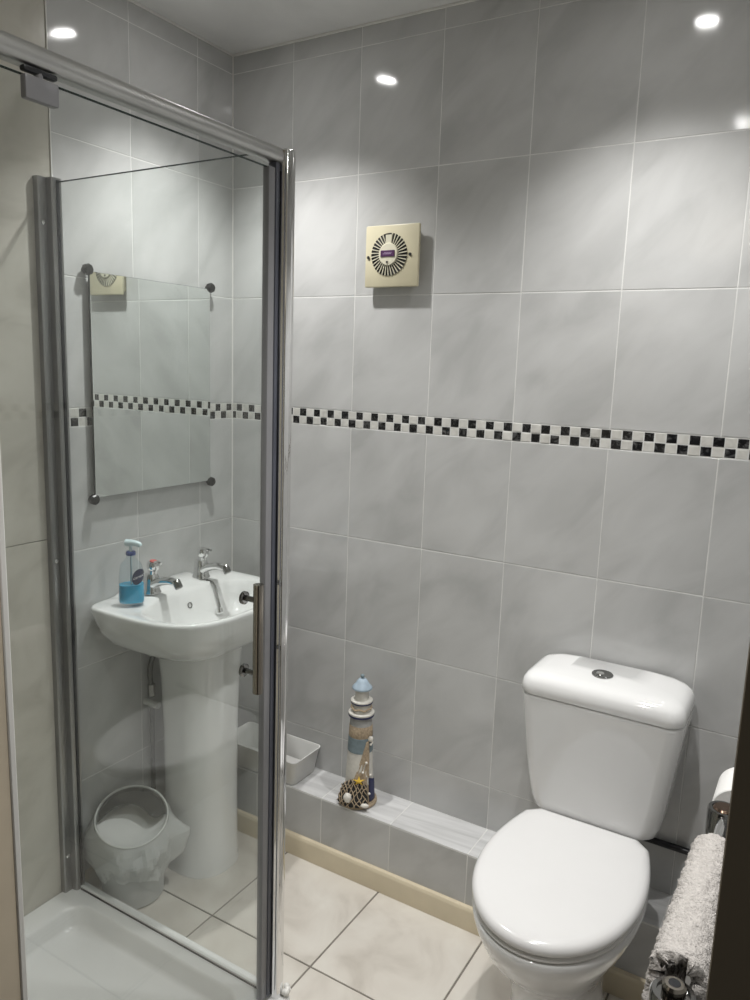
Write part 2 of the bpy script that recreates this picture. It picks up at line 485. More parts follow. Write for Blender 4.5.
# skirting boards
def skirt(name, a, b, nrm):
    a = Vector(a); b = Vector(b); n = Vector(nrm)
    prof = [(0, 0.0005), (0.015, 0.0005), (0.015, 0.056), (0.0135, 0.062), (0.010, 0.0665), (0.005, 0.068), (0, 0.068)]
    rings = [[p + n * h + Vector((0, 0, z)) for h, z in prof] for p in (a, b)]
    o = loft(name, rings, M['cream'], None, auto=30)
    return tag(o, kind='structure')
skirt('baseboard_back', (0.0, LY, 0), (XR, LY, 0), (0, -1, 0))
skirt('baseboard_left', (0.0, LY - 0.016, 0), (0.0, -0.64, 0), (1, 0, 0))

# ------------------------------------------------------------------ downlights
LL = ['recessed ceiling downlight above the toilet', 'recessed ceiling downlight nearest the doorway', 'recessed ceiling downlight above the wash basin']
for (x, y), lb in zip(SPOTS, LL):
    t = thing('downlight', (x, y, CEIL), lb, 'ceiling light', 'ceiling downlights')
    lathe('rim', [(0.028, -0.0005), (0.043, -0.0005), (0.043, -0.004), (0.038, -0.008), (0.030, -0.008), (0.028, -0.004)], (x, y, CEIL), M['chrome'], t, n=32, cap0=False, cap1=False)
    lathe('bulb', [(0.0, -0.0065), (0.0265, -0.0065), (0.0278, -0.004), (0.0278, -0.001)], (x, y, CEIL), M['bulb'], t, n=24, cap0=True, cap1=False)
    ld = bpy.data.lights.new('downlight_beam', 'SPOT')
    ld.energy = LAMP_W
    ld.color = (1.0, 0.99, 0.97)
    ld.spot_size = math.radians(106)
    ld.spot_blend = 1.0
    ld.shadow_soft_size = 0.022
    lo = bpy.data.objects.new('beam', ld)
    col.objects.link(lo)
    lo.parent = t
    lo.location = (0, 0, -0.034)

# ================================================================== SHOWER
# tray
TY0, TY1, TX1, TZ = YF + 0.007, -0.640, 0.752, 0.058
st = thing('shower_tray', (TX1 / 2, (TY0 + TY1) / 2, 0), 'low white acrylic shower tray with sunken floor behind the glass', 'shower tray')
X0 = 0.0065
rings = [rrect(X0, TX1, TY0, TY1, 0.006, 0.001), rrect(X0, TX1, TY0, TY1, 0.006, TZ - 0.006), rrect(X0 + 0.002, TX1 - 0.002, TY0 + 0.002, TY1 - 0.002, 0.006, TZ - 0.0015),
         rrect(X0 + 0.007, TX1 - 0.006, TY0 + 0.007, TY1 - 0.006, 0.006, TZ)]
def tin(d, z, r): return rrect(X0 + 0.066 + d, TX1 - 0.075 - d, TY0 + 0.06 + d, TY1 - 0.062 - d, r, z)
rings += [tin(0, TZ, 0.055), tin(0.0025, TZ - 0.0008, 0.055), tin(0.005, TZ - 0.0035, 0.055), tin(0.0075, TZ - 0.010, 0.055), tin(0.014, 0.015, 0.055), tin(0.018, 0.0085, 0.055), tin(0.026, 0.0055, 0.055), tin(0.2, 0.0040, 0.05)]
loft('basin', rings, M['trayacryl'], st, auto=60)
dx, dy = 0.36, -1.20
lathe('drain', [(0.0, 0.006), (0.030, 0.006), (0.040, 0.004), (0.043, 0.0), (0.043, -0.003)], (dx, dy, 0.0040), M['chrome'], st, n=28, cap1=False)

# enclosure
GY, DX = -0.666, 0.710          # side glass plane, door plane
GT = 1.925
se = thing('shower_enclosure', (0.36, GY, TZ), 'chrome framed shower enclosure with clear side glass and sliding door', 'shower enclosure')
# wall profile (stepped aluminium channel with screws)
prof = [(0.0065, -0.706), (0.022, -0.706), (0.024, -0.702), (0.024, -0.684), (0.040, -0.682), (0.042, -0.678), (0.042, -0.656), (0.038, -0.652), (0.0065, -0.652)]
rings = [[Vector((x, y, z)) for x, y in prof] for z in (TZ, 1.935)]
wp = loft('wall_profile', rings, M['profile'], se, auto=25)
for z in (0.165, 1.0, 1.83):
    lathe('screw', [(0.0055, 0.0), (0.0055, 0.0015), (0.003, 0.003), (0.0, 0.003)], (0.024, -0.694, z), M['chrome'], wp, axis=(1, 0, 0), n=12, cap0=False)
box('glass_gasket', (0.042, GY - 0.004, TZ + 0.012), (0.0440, GY + 0.004, 1.93), M['black'], wp)
sg = box('side_glass', (0.044, GY - 0.003, TZ + 0.008), (0.716, GY + 0.003, GT), M['glass'], se)
box('glass_edge', (0.044, GY - 0.003, GT), (0.714, GY + 0.003, GT + 0.0012), M['glass_edge'], sg)
br = box('bottom_rail', (0.042, GY - 0.005, TZ), (0.716, GY + 0.005, TZ + 0.0085), M['trayacryl'], se, 0.002, 2)
box('rail_gasket', (0.046, GY - 0.0072, TZ + 0.0005), (0.714, GY - 0.0048, TZ + 0.004), M['black'], br)
# corner post: two rounded flutes with a groove between them
pc = Vector((0.7225, -0.6595, 0))
def flute(c, r, a0, n=14): return [(c[0] + r * math.cos(a0 + 2 * PI * i / n), c[1] + r * math.sin(a0 + 2 * PI * i / n)) for i in range(n)]
pprof = []
for i in range(40):
    a = 2 * PI * i / 40
    r = 0.0148 - 0.0022 * math.exp(-((math.degrees(a) - 292) / 9) ** 2) - 0.0018 * math.exp(-((math.degrees(a) - 335) / 7) ** 2)
    rr = r * (abs(math.cos(a)) ** 3.2 + abs(math.sin(a)) ** 3.2) ** (-1 / 3.2)
    pprof.append((pc.x + rr * math.cos(a), pc.y + rr * math.sin(a)))
rings = [[Vector((x, y, z)) for x, y in pprof] for z in (TZ, 1.922)]
rings.append([Vector((pc.x + (x - pc.x) * 0.93, pc.y + (y - pc.y) * 0.93, 1.925)) for x, y in pprof])
rings.append([Vector((pc.x + (x - pc.x) * 0.7, pc.y + (y - pc.y) * 0.7, 1.926)) for x, y in pprof])
po = loft('corner_post', rings, M['chrome'], se, auto=50)
bm = bmesh.new()
for k in range(7):
    a = random.uniform(0, 6.28); c = Vector((0.745 + random.uniform(-0.006, 0.004), -0.648 + random.uniform(-0.012, 0.012), TZ + 0.0095 + random.uniform(0.0, 0.006)))
    bmesh.ops.create_icosphere(bm, subdivisions=2, radius=random.uniform(0.005, 0.0085), matrix=Matrix.Translation(c))
link('sealant_blob', bm2me(bm), M['white_paint'], po)
# top rail: half-round satin tube running towards the front wall
rp = [(-0.016, 0.0), (-0.018, 0.006), (-0.018, 0.032), (-0.013, 0.039), (-0.004, 0.042), (0.006, 0.040), (0.013, 0.034), (0.017, 0.024), (0.018, 0.012), (0.016, 0.003), (0.013, 0.0)]
rings = [[Vector((DX + 0.002 + x * 0.85, y, 1.899 + z * 0.72)) for x, z in rp] for y in (-0.6745, YF + 0.006)]
tr = loft('top_rail', rings, M['satin'], se, auto=45)
# sliding door
dglass = box('sliding_door', (DX - 0.003, YF + 0.05, TZ + 0.012), (DX + 0.003, -0.706, 1.886), M['glass'], se)
box('glass_edge', (DX - 0.003, YF + 0.05, 1.886), (DX + 0.003, -0.707, 1.8872), M['glass_edge'], dglass)
box('door_edge_profile', (DX - 0.008, -0.707, TZ + 0.012), (DX + 0.008, -0.688, 1.888), M['sealgrey'], dglass, 0.002, 2)
box('magnetic_seal', (DX - 0.010, -0.688, TZ + 0.010), (DX + 0.010, -0.6755, 1.899), M['seal'], dglass, 0.002, 2)
box('seal_lip', (DX + 0.001, -0.6755, TZ + 0.010), (DX + 0.0125, -0.669, 1.885), M['black'], dglass, 0.001, 1)
# handle
hx, hy = 0.752, -0.770
tube('handle', [(hx, hy, 0.858), (hx, hy, 1.086)], 0.0105, M['bronze'], dglass, 16, smoothp=False)
for z in (1.052, 0.898):
    tube('handle_stem', [(DX + 0.003, hy, z), (hx - 0.006, hy, z)], 0.0058, M['darkchrome'], dglass, 12, smoothp=False)
    lathe('handle_flange', [(0.0, 0.007), (0.011, 0.007), (0.0135, 0.005), (0.0135, 0.0)], (DX + 0.003, hy, z), M['darkchrome'], dglass, axis=(1, 0, 0), n=20)
# roller bracket on the door's upper edge
ry = -1.198
box('roller_bracket', (DX + 0.003, ry - 0.026, 1.854), (DX + 0.016, ry + 0.026, 1.885), M['sealgrey'], dglass, 0.003, 2)
box('roller_carriage', (DX + 0.001, ry - 0.025, 1.889), (DX + 0.013, ry + 0.027, 1.897), M['black'], dglass, 0.003, 2)
tube('roller_neck', [(DX + 0.007, ry, 1.882), (DX + 0.007, ry, 1.893)], 0.006, M['sealgrey'], dglass, 10, smoothp=False)

# ================================================================== WASH BASIN
SY = -0.342
sk = thing('pedestal_basin', (0.15, SY, 0), 'white ceramic wash basin on a pedestal with two chrome taps', 'wash basin')
def planf(s, z, n=72, dxx=0.0):
    pts = sell(0.12, SY, 0.275 * s, 0.262 * s, z, n, 3.2, 0.118, 7.0)
    return [Vector((max(0.002, p.x + dxx), p.y, p.z)) for p in pts]
def bowl(a, b, z, n=72, cx=0.252): return sell(cx, SY, a, b, z, n, 2.9, a * 0.95, 4.0)
def scaled(s, z, cx=0.155, sx=None):
    return [Vector((max(0.002, cx + (p.x - cx) * (sx or s)), SY + (p.y - SY) * s, z)) for p in planf(1, z)]
rings = [scaled(0.36, 0.703, sx=0.42), scaled(0.50, 0.708, sx=0.54), scaled(0.68, 0.722, sx=0.70), scaled(0.82, 0.746, sx=0.83), scaled(0.905, 0.775, sx=0.91), scaled(0.955, 0.805, sx=0.955), scaled(0.978, 0.826, sx=0.978), scaled(0.985, 0.833, sx=0.985),
         scaled(1.0, 0.842), scaled(0.998, 0.849), scaled(0.988, 0.853), scaled(0.97, 0.854)]
def deck(r):
    # rear tap shelf stands a little higher than the front rim
    return [Vector((p.x, p.y, p.z + 0.014 * max(0, min(1, (0.150 - p.x) / 0.02)) * max(0, min(1, (0.160 - abs(p.y - SY)) / 0.03)))) for p in r]
rings[-1] = deck(rings[-1]); rings[-2] = deck(rings[-2]); rings[-3] = deck(rings[-3])
rings += [deck(bowl(0.127, 0.222, 0.853)), bowl(0.122, 0.217, 0.849), bowl(0.117, 0.210, 0.838), bowl(0.108, 0.197, 0.805), bowl(0.094, 0.165, 0.770), bowl(0.07, 0.11, 0.748), bowl(0.03, 0.04, 0.740)]
bs = loft('basin', rings, M['ceramic'], sk, auto=None)
lathe('waste', [(0.0, 0.003), (0.018, 0.003), (0.021, 0.001), (0.021, -0.004)], (0.252, SY, 0.7405), M['chrome'], bs, n=20)
lathe('overflow', [(0.0, -0.001), (0.006, -0.001), (0.0062, 0.002), (0.009, 0.002), (0.0095, -0.002)], (0.1465, SY - 0.005, 0.818), M['darkchrome'], bs, axis=(1, 0, 0.25), n=18)
# pedestal
def pedr(sx, sy, z, cx=0.165): return sell(cx, SY + 0.026, 0.103 * sx, 0.100 * sy, z, 48, 2.3, 0.10 * sx, 3.5)
loft('pedestal', [pedr(1.02, 1.02, 0.0), pedr(1.02, 1.02, 0.006), pedr(0.985, 0.985, 0.012), pedr(0.97, 0.97, 0.2), pedr(0.98, 0.98, 0.45), pedr(1.03, 1.03, 0.60), pedr(1.12, 1.12, 0.71)], M['ceramic'], sk, auto=60)
# taps
def tap(x, y, z, dot):
    tb = lathe('tap', [(0.027, 0.0), (0.027, 0.004), (0.0235, 0.010), (0.022, 0.030), (0.0205, 0.048), (0.017, 0.055), (0.0, 0.057)], (x, y, z), M['chrome'], sk, n=24, auto=50)
    path = smooth_path([(x + 0.005, y, z + 0.022), (x + 0.035, y, z + 0.038), (x + 0.070, y, z + 0.046), (x + 0.098, y, z + 0.044)], 6)
    loft('spout', tube_rings(path, lambda t: 0.019 - 0.007 * t, 14, (0, 1, 0), 0.8), M['chrome'], tb, auto=50)
    lathe('spout_tip', [(0.0, -0.012), (0.0105, -0.012), (0.0115, -0.004), (0.0115, 0.010), (0.009, 0.013), (0.0, 0.013)], (x + 0.102, y, z + 0.041), M['darkchrome'], tb, axis=(0.55, 0, -0.83), n=18)
    lathe('headwork', [(0.0125, 0.0), (0.0125, 0.014), (0.016, 0.018), (0.018, 0.024), (0.018, 0.034), (0.014, 0.040), (0.0, 0.042)], (x + 0.004, y, z + 0.052), M['chrome'], tb, axis=(0.12, 0, 1), n=24, auto=40)
    tube('lever', [(x + 0.006, y, z + 0.086), (x + 0.022, y, z + 0.091), (x + 0.040, y, z + 0.090)], lambda t: 0.009 - 0.002 * t, M['chrome'], tb, 10, up=(0, 1, 0), sq=0.55)
    if dot:
        lathe('hot_dot', [(0.0, 0.0018), (0.009, 0.0012), (0.0105, 0.0)], (x + 0.009, y, z + 0.0935), M['red'], tb, axis=(0.12, 0, 1), n=16)
    return tb
tap(0.087, SY - 0.094, 0.8675, True)
tap(0.085, SY + 0.106, 0.8675, False)
# plug hanging on its chain
pg = tube('plug_chain', [(0.118, SY + 0.095, 0.866), (0.140, SY + 0.097, 0.862), (0.150, SY + 0.100, 0.845), (0.156, SY + 0.102, 0.815), (0.168, SY + 0.098, 0.792)], 0.0036, M['darkchrome'], sk, 8)
lathe('plug', [(0.0, 0.0), (0.012, 0.0), (0.015, 0.004), (0.013, 0.016), (0.006, 0.020), (0.0, 0.022)], (0.172, SY + 0.096, 0.772), M['chrome'], pg, axis=(-0.3, 0, 1), n=20)

# braided supply hose behind the pedestal
hz = thing('supply_hose', (0.03, -0.40, 0.43), 'braided steel supply hose with valve under the basin beside the pedestal', 'pipe')
tube('hose', [(0.05, -0.385, 0.705), (0.040, -0.390, 0.66), (0.026, -0.392, 0.60), (0.028, -0.388, 0.52)], 0.008, M['steelhose'], hz, 10)
tube('pipe', [(0.028, -0.388, 0.50), (0.028, -0.388, 0.002)], 0.0075, M['steelhose'], hz, 10, smoothp=False)
tube('hose_nut', [(0.027, -0.389, 0.56), (0.028, -0.388, 0.525)], 0.0125, M['darkchrome'], hz, 6, smoothp=False)
tube('valve', [(0.001, -0.388, 0.498), (0.055, -0.388, 0.498)], 0.0105, M['whiteplastic'], hz, 12, smoothp=False)

# ------------------------------------------------------------------ soap bottle
bx, by, bz = 0.103, -0.522, 0.8615
sb = thing('soap_bottle', (bx, by, bz), 'clear pump bottle of bright blue hand soap on the basin corner', 'soap bottle')
def br_(sx, sy, z): return [Vector((bx + (p.x) * 0.62 - (p.y) * 0.785, by + p.x * 0.785 + p.y * 0.62, bz + z)) for p in sell(0, 0, sx, sy, 0, 36, 2.7)]
bo = loft('bottle', [br_(0.028, 0.019, 0.0), br_(0.033, 0.0235, 0.003), br_(0.0345, 0.025, 0.012), br_(0.033, 0.024, 0.06), br_(0.0305, 0.022, 0.095), br_(0.027, 0.0195, 0.110), br_(0.0165, 0.0135, 0.121), br_(0.0115, 0.0115, 0.126), br_(0.0115, 0.0115, 0.134)], M['bottle'], sb, auto=60)
lq = loft('liquid', [br_(0.026, 0.017, 0.0015), br_(0.0315, 0.022, 0.004), br_(0.0332, 0.0237, 0.012), br_(0.0322, 0.0232, 0.050), br_(0.0318, 0.0228, 0.054)], M['liquid'], bo, auto=50)
lathe('pump_collar', [(0.0115, 0.0), (0.013, 0.001), (0.013, 0.009), (0.011, 0.011), (0.0, 0.011)], (bx, by, bz + 0.134), M['navyring'], sb, n=20)
tube('pump_stem', [(bx, by, bz + 0.144), (bx, by, bz + 0.165)], 0.0045, M['pumpblue'], sb, 10, smoothp=False)
tube('dip_tube', [(bx, by, bz + 0.008), (bx, by, bz + 0.134)], 0.0026, M['pumpblue'], bo, 8, smoothp=False)
tube('pump_head', [(bx - 0.012, by - 0.004, bz + 0.167), (bx + 0.006, by + 0.002, bz + 0.168), (bx + 0.022, by + 0.008, bz + 0.166), (bx + 0.027, by + 0.010, bz + 0.160)], lambda t: 0.0105 - 0.005 * t, M['pumpblue'], sb, 12, up=(0, 0, 1))
# oval navy label on the bottle's front face
ld_ = Vector((0.785, -0.62, 0)).normalized()      # short axis of the bottle, towards the room
ld2 = Vector((0.62, 0.785, 0)).normalized()       # long axis
def on_bottle(u, v):
    """u along the wide axis, v up, on the face; follows the curved side"""
    s = max(0.0, 1 - (abs(u) / 0.0328) ** 2.7) ** (1 / 2.7)
    return Vector((bx, by, bz + v)) + ld2 * u + ld_ * (0.0240 * s + 0.0006)
cen = on_bottle(0.017, 0.078)
bm = bmesh.new()
ring = [bm.verts.new(on_bottle(0.017 + 0.0165 * math.cos(2 * PI * i / 28), 0.078 + 0.021 * math.sin(2 * PI * i / 28) + 0.006 * math.cos(2 * PI * i / 28))) for i in range(28)]
ring2 = [bm.verts.new(on_bottle(0.017 + 0.009 * math.cos(2 * PI * i / 28), 0.078 + 0.012 * math.sin(2 * PI * i / 28) + 0.003 * math.cos(2 * PI * i / 28))) for i in range(28)]
c0 = bm.verts.new(cen)
for i in range(28):
    j = (i + 1) % 28
    bm.faces.new((ring[i], ring[j], ring2[j], ring2[i])); bm.faces.new((ring2[i], ring2[j], c0))
lb = link('label', bm2me(bm), M['navy'], bo, True)
fc = bpy.data.curves.new('soap_text', 'FONT'); fc.body = 'carex'; fc.size = 0.0125; fc.align_x = 'CENTER'; fc.align_y = 'CENTER'; fc.shear = 0.25
fo = bpy.data.objects.new('soap_text_tmp', fc); col.objects.link(fo)
bpy.context.view_layer.update()
fm = bpy.data.meshes.new_from_object(fo.evaluated_get(bpy.context.evaluated_depsgraph_get()))
bpy.data.objects.remove(fo)
for v in fm.vertices:
    p = on_bottle(0.017 + v.co.x, 0.078 + v.co.y + 0.3 * v.co.x)
    v.co = p + ld_ * 0.0006
link('label_text', fm, M['white'], bo, False)

# ------------------------------------------------------------------ mirror
mr_ = thing('wall_mirror', (0.0, -0.342, 1.145), 'frameless rectangular mirror with four black corner clips above the basin', 'mirror')
box('mirror_edge', (0.012, -0.562, 1.147), (0.0168, -0.122, 1.735), M['mirror_edge'], mr_)
box('mirror_glass', (0.0168, -0.5612, 1.1478), (0.0180, -0.1228, 1.7342), M['mirror'], mr_)
for y in (-0.566, -0.118):
    for z in (1.143, 1.739):
        lathe('clip', [(0.007, 0.0), (0.007, 0.008), (0.013, 0.009), (0.0145, 0.011), (0.0145, 0.022), (0.011, 0.026), (0.0, 0.027)], (0.0, y, z), M['clip'], mr_, axis=(1, 0, 0), n=8, auto=30)

# ------------------------------------------------------------------ extractor fan
fcx, fcz = 0.597, 1.820
ef = thing('extractor_fan', (fcx, 0.0, fcz - 0.085), 'square ivory extractor fan with round slatted grille on tiled wall', 'fan')
fd = 0.031
box('back_box', (fcx - 0.072, -0.018, fcz - 0.070), (fcx + 0.072, -0.0004, fcz + 0.070), M['fan'], ef, 0.003, 2)
box('housing', (fcx - 0.0845, -fd + 0.002, fcz - 0.0825), (fcx + 0.0845, -0.018, fcz + 0.0825), M['fan'], ef, 0.004, 2)
fxc, fzc = fcx - 0.007, fcz + 0.004
fax = (0, -1, 0)
lathe('cavity', [(0.0, 0.0), (0.0565, 0.0), (0.0565, 0.001)], (fxc, -fd + 0.0015, fzc), M['fan_hole'], ef, axis=fax, n=48, cap1=False)
gb = bmesh.new()
def pol(r, a, y): return Vector((fxc + r * math.cos(a), y, fzc + r * math.sin(a)))
nf = 34
for i in range(nf):
    a = 2 * PI * i / nf + 0.04
    if abs(((a - PI / 2 + PI) % (2 * PI)) - PI) < 0.16: continue
    da0, da1 = 0.027, 0.024
    tw = 0.06
    v = [pol(0.028, a - da0, -fd - 0.003), pol(0.028, a + da0, -fd - 0.003), pol(0.0565, a + da1 + tw, -fd - 0.001), pol(0.0565, a - da1 + tw, -fd - 0.001)]
    w2 = [p + Vector((0, 0.0025, 0)) for p in v]
    bm_loft(gb, [w2, v])
bmw = [pol(0.026, PI / 2 - 0.30, -fd - 0.0035), pol(0.026, PI / 2 + 0.30, -fd - 0.0035), pol(0.0525, PI / 2 + 0.19, -fd - 0.0035), pol(0.0525, PI / 2 - 0.19, -fd - 0.0035)]
bm_loft(gb, [[p + Vector((0, 0.004, 0)) for p in bmw], bmw])
link('grille', bm2me(gb), M['fan_centre'], ef, False)
hub = lathe('hub', [(0.030, 0.0), (0.030, 0.004), (0.028, 0.006), (0.0, 0.0075)], (fxc, -fd, fzc), M['fan_centre'], ef, axis=fax, n=36)
bd = box('badge', (fxc - 0.022, -fd - 0.0088, fzc - 0.007), (fxc + 0.022, -fd - 0.005, fzc + 0.010), M['badge'], hub, 0.001, 1)
lathe('hub_screw', [(0.0, 0.0085), (0.003, 0.008), (0.003, 0.0)], (fxc - 0.001, -fd, fzc - 0.021), M['fan_hole'], hub, axis=fax, n=10)
bm = bmesh.new()
bm_box(bm, (fxc - 0.014, -fd - 0.0092, fzc - 0.0005), (fxc + 0.012, -fd - 0.0086, fzc + 0.0012))
bm_box(bm, (fxc - 0.010, -fd - 0.0092, fzc + 0.003), (fxc + 0.014, -fd - 0.0086, fzc + 0.0042))
link('badge_mark', bm2me(bm), M['badge_mark'], hub, False)
for s in (-1, 1):
    lathe('housing_screw', [(0.0, 0.0015), (0.0042, 0.001), (0.0042, -0.001)], (fxc + s * 0.066, -fd, fzc - 0.004 + s * 0.002), M['fan_hole'], ef, axis=fax, n=12)

# ------------------------------------------------------------------ white basket on the ledge
wbk = thing('plastic_basket', (0.235, -0.072, LZ), 'shallow white plastic tray at the left end of the tiled ledge', 'basket')
def bk(d, z): return rrect(0.085 + d, 0.388 - d, -0.150 + d, -0.004 - d, 0.016, LZ + z, 5)
loft('tray_body', [bk(0.016, 0.0005), bk(0.013, 0.003), bk(0.002, 0.080), bk(-0.001, 0.083), bk(-0.001, 0.0855), bk(0.002, 0.0855), bk(0.0045, 0.080), bk(0.0155, 0.0045), bk(0.03, 0.0035)], M['whiteplastic'], wbk, auto=50)
box('tissue_pack', (0.20, -0.110, LZ + 0.0045), (0.33, -0.030, LZ + 0.030), M['paper'], None, 0.006, 2)
tag(bpy.data.objects['tissue_pack'], 'small white pack lying inside the plastic tray', 'pack')

# ================================================================== TOILET
TX = 1.292
to = thing('toilet', (TX, -0.36, 0), 'white close-coupled toilet with closed lid standing against the tiled ledge', 'toilet')
LY0, LY1 = -0.176, -0.644
def hwid(s):
    if s < 0.43: return 0.143 + 0.035 * math.sin(s / 0.43 * PI / 2) ** 1.0
    return 0.178 * max(0.0, 1 - ((s - 0.43) / 0.57) ** 2.15) ** 0.5
def egg(inset, z, y0=LY0, y1=LY1, wsc=1.0, n=30, corner=0.022):
    """seat outline, inset by a distance; x to the right, front is -y"""
    right = []
    L_ = y0 - y1
    for i in range(n + 1):
        s = 1 - (1 - i / n) ** 1.8
        y = y0 - L_ * s
        ww = hwid(s) * wsc
        if s * L_ < corner:
            k = 1 - s * L_ / corner
            ww -= corner * (1 - math.sqrt(max(0, 1 - k * k)))
        right.append((ww, y))
    cy = (y0 + y1) / 2
    fy_ = (L_ / 2 - inset) / (L_ / 2)
    fx_ = (0.178 * wsc - inset) / (0.178 * wsc)
    pts = [Vector((TX + ww * fx_, cy + (y - cy) * fy_, z)) for ww, y in right]
    pts += [Vector((TX - ww * fx_, cy + (y - cy) * fy_, z)) for ww, y in right[-2::-1]]
    return pts
# pan
pan = []
def foot(hw, y0, y1, z, p=2.6):
    # ring with the same count as egg(): 62 points, starting at back centre-right
    cy = (y0 + y1) / 2; hl = (y0 - y1) / 2
    right = []
    for i in range(31):
        a = PI / 2 - 0.12 - (PI - 0.12) * i / 30
        right.append((hw * abs(math.cos(a)) ** (2 / p), cy + hl * math.copysign(abs(math.sin(a)) ** (2 / p), math.sin(a))))
    pts = [Vector((TX + x, y, z)) for x, y in right] + [Vector((TX - x, y, z)) for x, y in right[-2::-1]]
    return pts
pan = [foot(0.112, -0.165, -0.520, 0.001), foot(0.112, -0.165, -0.520, 0.010), foot(0.104, -0.170, -0.510, 0.020), foot(0.092, -0.170, -0.495, 0.08), foot(0.088, -0.165, -0.492, 0.16),
       foot(0.100, -0.163, -0.515, 0.23), foot(0.125, -0.163, -0.565, 0.285), egg(0.026, 0.335, -0.165), egg(0.010, 0.370, -0.165), egg(0.003, 0.392, -0.165), egg(0.002, 0.404, -0.165), egg(0.006, 0.410, -0.165), egg(0.05, 0.412, -0.165)]
loft('pan', pan, M['ceramic'], to, auto=None)
box('pan_shelf', (TX - 0.125, -0.215, 0.33), (TX + 0.125, -0.142, 0.428), M['ceramic'], to, 0.02, 3)
# seat ring and lid
loft('seat', [egg(0.010, 0.4135), egg(0.004, 0.416), egg(0.003, 0.420), egg(0.006, 0.4255), egg(0.012, 0.4265)], M['lidplastic'], to, auto=60)
loft('seat_lid', [egg(0.008, 0.4285), egg(0.002, 0.430), egg(0.0, 0.434), egg(0.001, 0.441), egg(0.005, 0.4475), egg(0.012, 0.4515), egg(0.024, 0.4535), egg(0.06, 0.4545), egg(0.12, 0.455)], M['lidplastic'], to, auto=None)
for s in (-1, 1):
    tube('hinge', [(TX + s * 0.062, -0.186, 0.424), (TX + s * 0.098, -0.186, 0.424)], 0.011, M['lidplastic'], to, 14, smoothp=False)
# cistern: tapers downwards, bulging front
def cis(hw, yf, z, r=0.035): 
    pts = rrect(TX - hw, TX + hw, yf, -0.012, r, z, 6)
    out = []
    for p in pts:
        b = 0.014 * (1 - ((p.x - TX) / hw) ** 2) if p.y < -0.1 else 0
        out.append(Vector((p.x, p.y - b, p.z)))
    return out
loft('cistern', [cis(0.105, -0.135, 0.428, 0.03), cis(0.135, -0.160, 0.434, 0.035), cis(0.151, -0.170, 0.446, 0.04), cis(0.159, -0.175, 0.470, 0.042), cis(0.167, -0.180, 0.53), cis(0.179, -0.187, 0.63), cis(0.190, -0.193, 0.735), cis(0.1905, -0.193, 0.744)], M['ceramic'], to, auto=None)
loft('cistern_lid', [cis(0.186, -0.191, 0.7462), cis(0.1905, -0.1955, 0.7468), cis(0.1920, -0.197, 0.749), cis(0.1920, -0.197, 0.764), cis(0.1895, -0.194, 0.777), cis(0.183, -0.187, 0.787), cis(0.171, -0.174, 0.7935, 0.034), cis(0.15, -0.15, 0.797, 0.03), cis(0.10, -0.11, 0.799, 0.02)], M['ceramic'], to, auto=70)
fb = lathe('flush_button', [(0.0255, -0.004), (0.0255, 0.002), (0.024, 0.0035), (0.021, 0.003), (0.0, 0.0036)], (TX - 0.014, -0.104, 0.7995), M['darkchrome'], to, n=28)
lathe('button_half', [(0.0, 0.0013), (0.009, 0.0016), (0.010, 0.0)], (TX - 0.019, -0.106, 0.8026), M['chrome'], fb, n=20)

# black pipe along the wall right of the cistern
bp_ = thing('water_feed_pipe', (1.50, -0.012, 0.345), 'black water pipe on the wall between cistern and towel rail', 'pipe')
tube('pipe', [(1.27, -0.012, 0.357), (XR, -0.012, 0.357)], 0.0085, M['black'], bp_, 10, smoothp=False)

# ================================================================== LIGHTHOUSE
hx0, hy0 = 0.582, -0.083
lh = thing('lighthouse_ornament', (hx0, hy0, LZ), 'wooden model lighthouse with blue roof, netting and shells on the ledge', 'ornament')
c = (hx0, hy0, 0)
lathe('base', [(0.052, LZ + 0.0003), (0.059, LZ + 0.003), (0.059, LZ + 0.009), (0.054, LZ + 0.014), (0.0, LZ + 0.015)], (hx0 - 0.003, hy0 - 0.001, 0), M['lh_tan'], lh, n=36)
lathe('tower', [(0.0455, LZ + 0.014), (0.0435, 0.26), (0.040, 0.33), (0.0372, 0.388)], c, M['lh_white'], lh, n=36)
lathe('slate_band', [(0.0372, 0.386), (0.0382, 0.387), (0.0365, 0.432), (0.035, 0.433)], c, M['lh_slate'], lh, n=36)
lathe('rope_band', [(0.0352, 0.432), (0.0362, 0.434), (0.0345, 0.468), (0.033, 0.470)], c, M['lh_tan'], lh, n=36)
lathe('grey_band', [(0.0340, 0.468), (0.0335, 0.470), (0.0318, 0.498), (0.030, 0.500)], c, M['lh_grey'], lh, n=36)
g1 = lathe('lower_gallery', [(0.030, 0.494), (0.0385, 0.496), (0.0390, 0.5025)], c, M['lh_navy'], lh, n=36, cap1=True)
lathe('gallery_top', [(0.0388, 0.5025), (0.0388, 0.507), (0.034, 0.508), (0.026, 0.508)], c, M['lh_white'], g1, n=36)
lathe('lantern_room', [(0.0285, 0.506), (0.0278, 0.537)], c, M['lh_white'], lh, n=32)
tube('rope_rail', [(hx0 + 0.0305 * math.cos(a * PI / 12), hy0 + 0.0305 * math.sin(a * PI / 12), 0.521 + 0.0025 * math.sin(a * 1.7)) for a in range(25)], 0.0028, M['lh_tan'], lh, 8, 2)
g2 = lathe('upper_gallery', [(0.026, 0.534), (0.0325, 0.536), (0.0328, 0.5405)], c, M['lh_navy'], lh, n=36)
lathe('gallery_top', [(0.0327, 0.5405), (0.0327, 0.5445), (0.028, 0.5455), (0.020, 0.5455)], c, M['lh_white'], g2, n=36)
lathe('lamp_neck', [(0.0205, 0.540), (0.0198, 0.583)], c, M['lh_white'], lh, n=28)
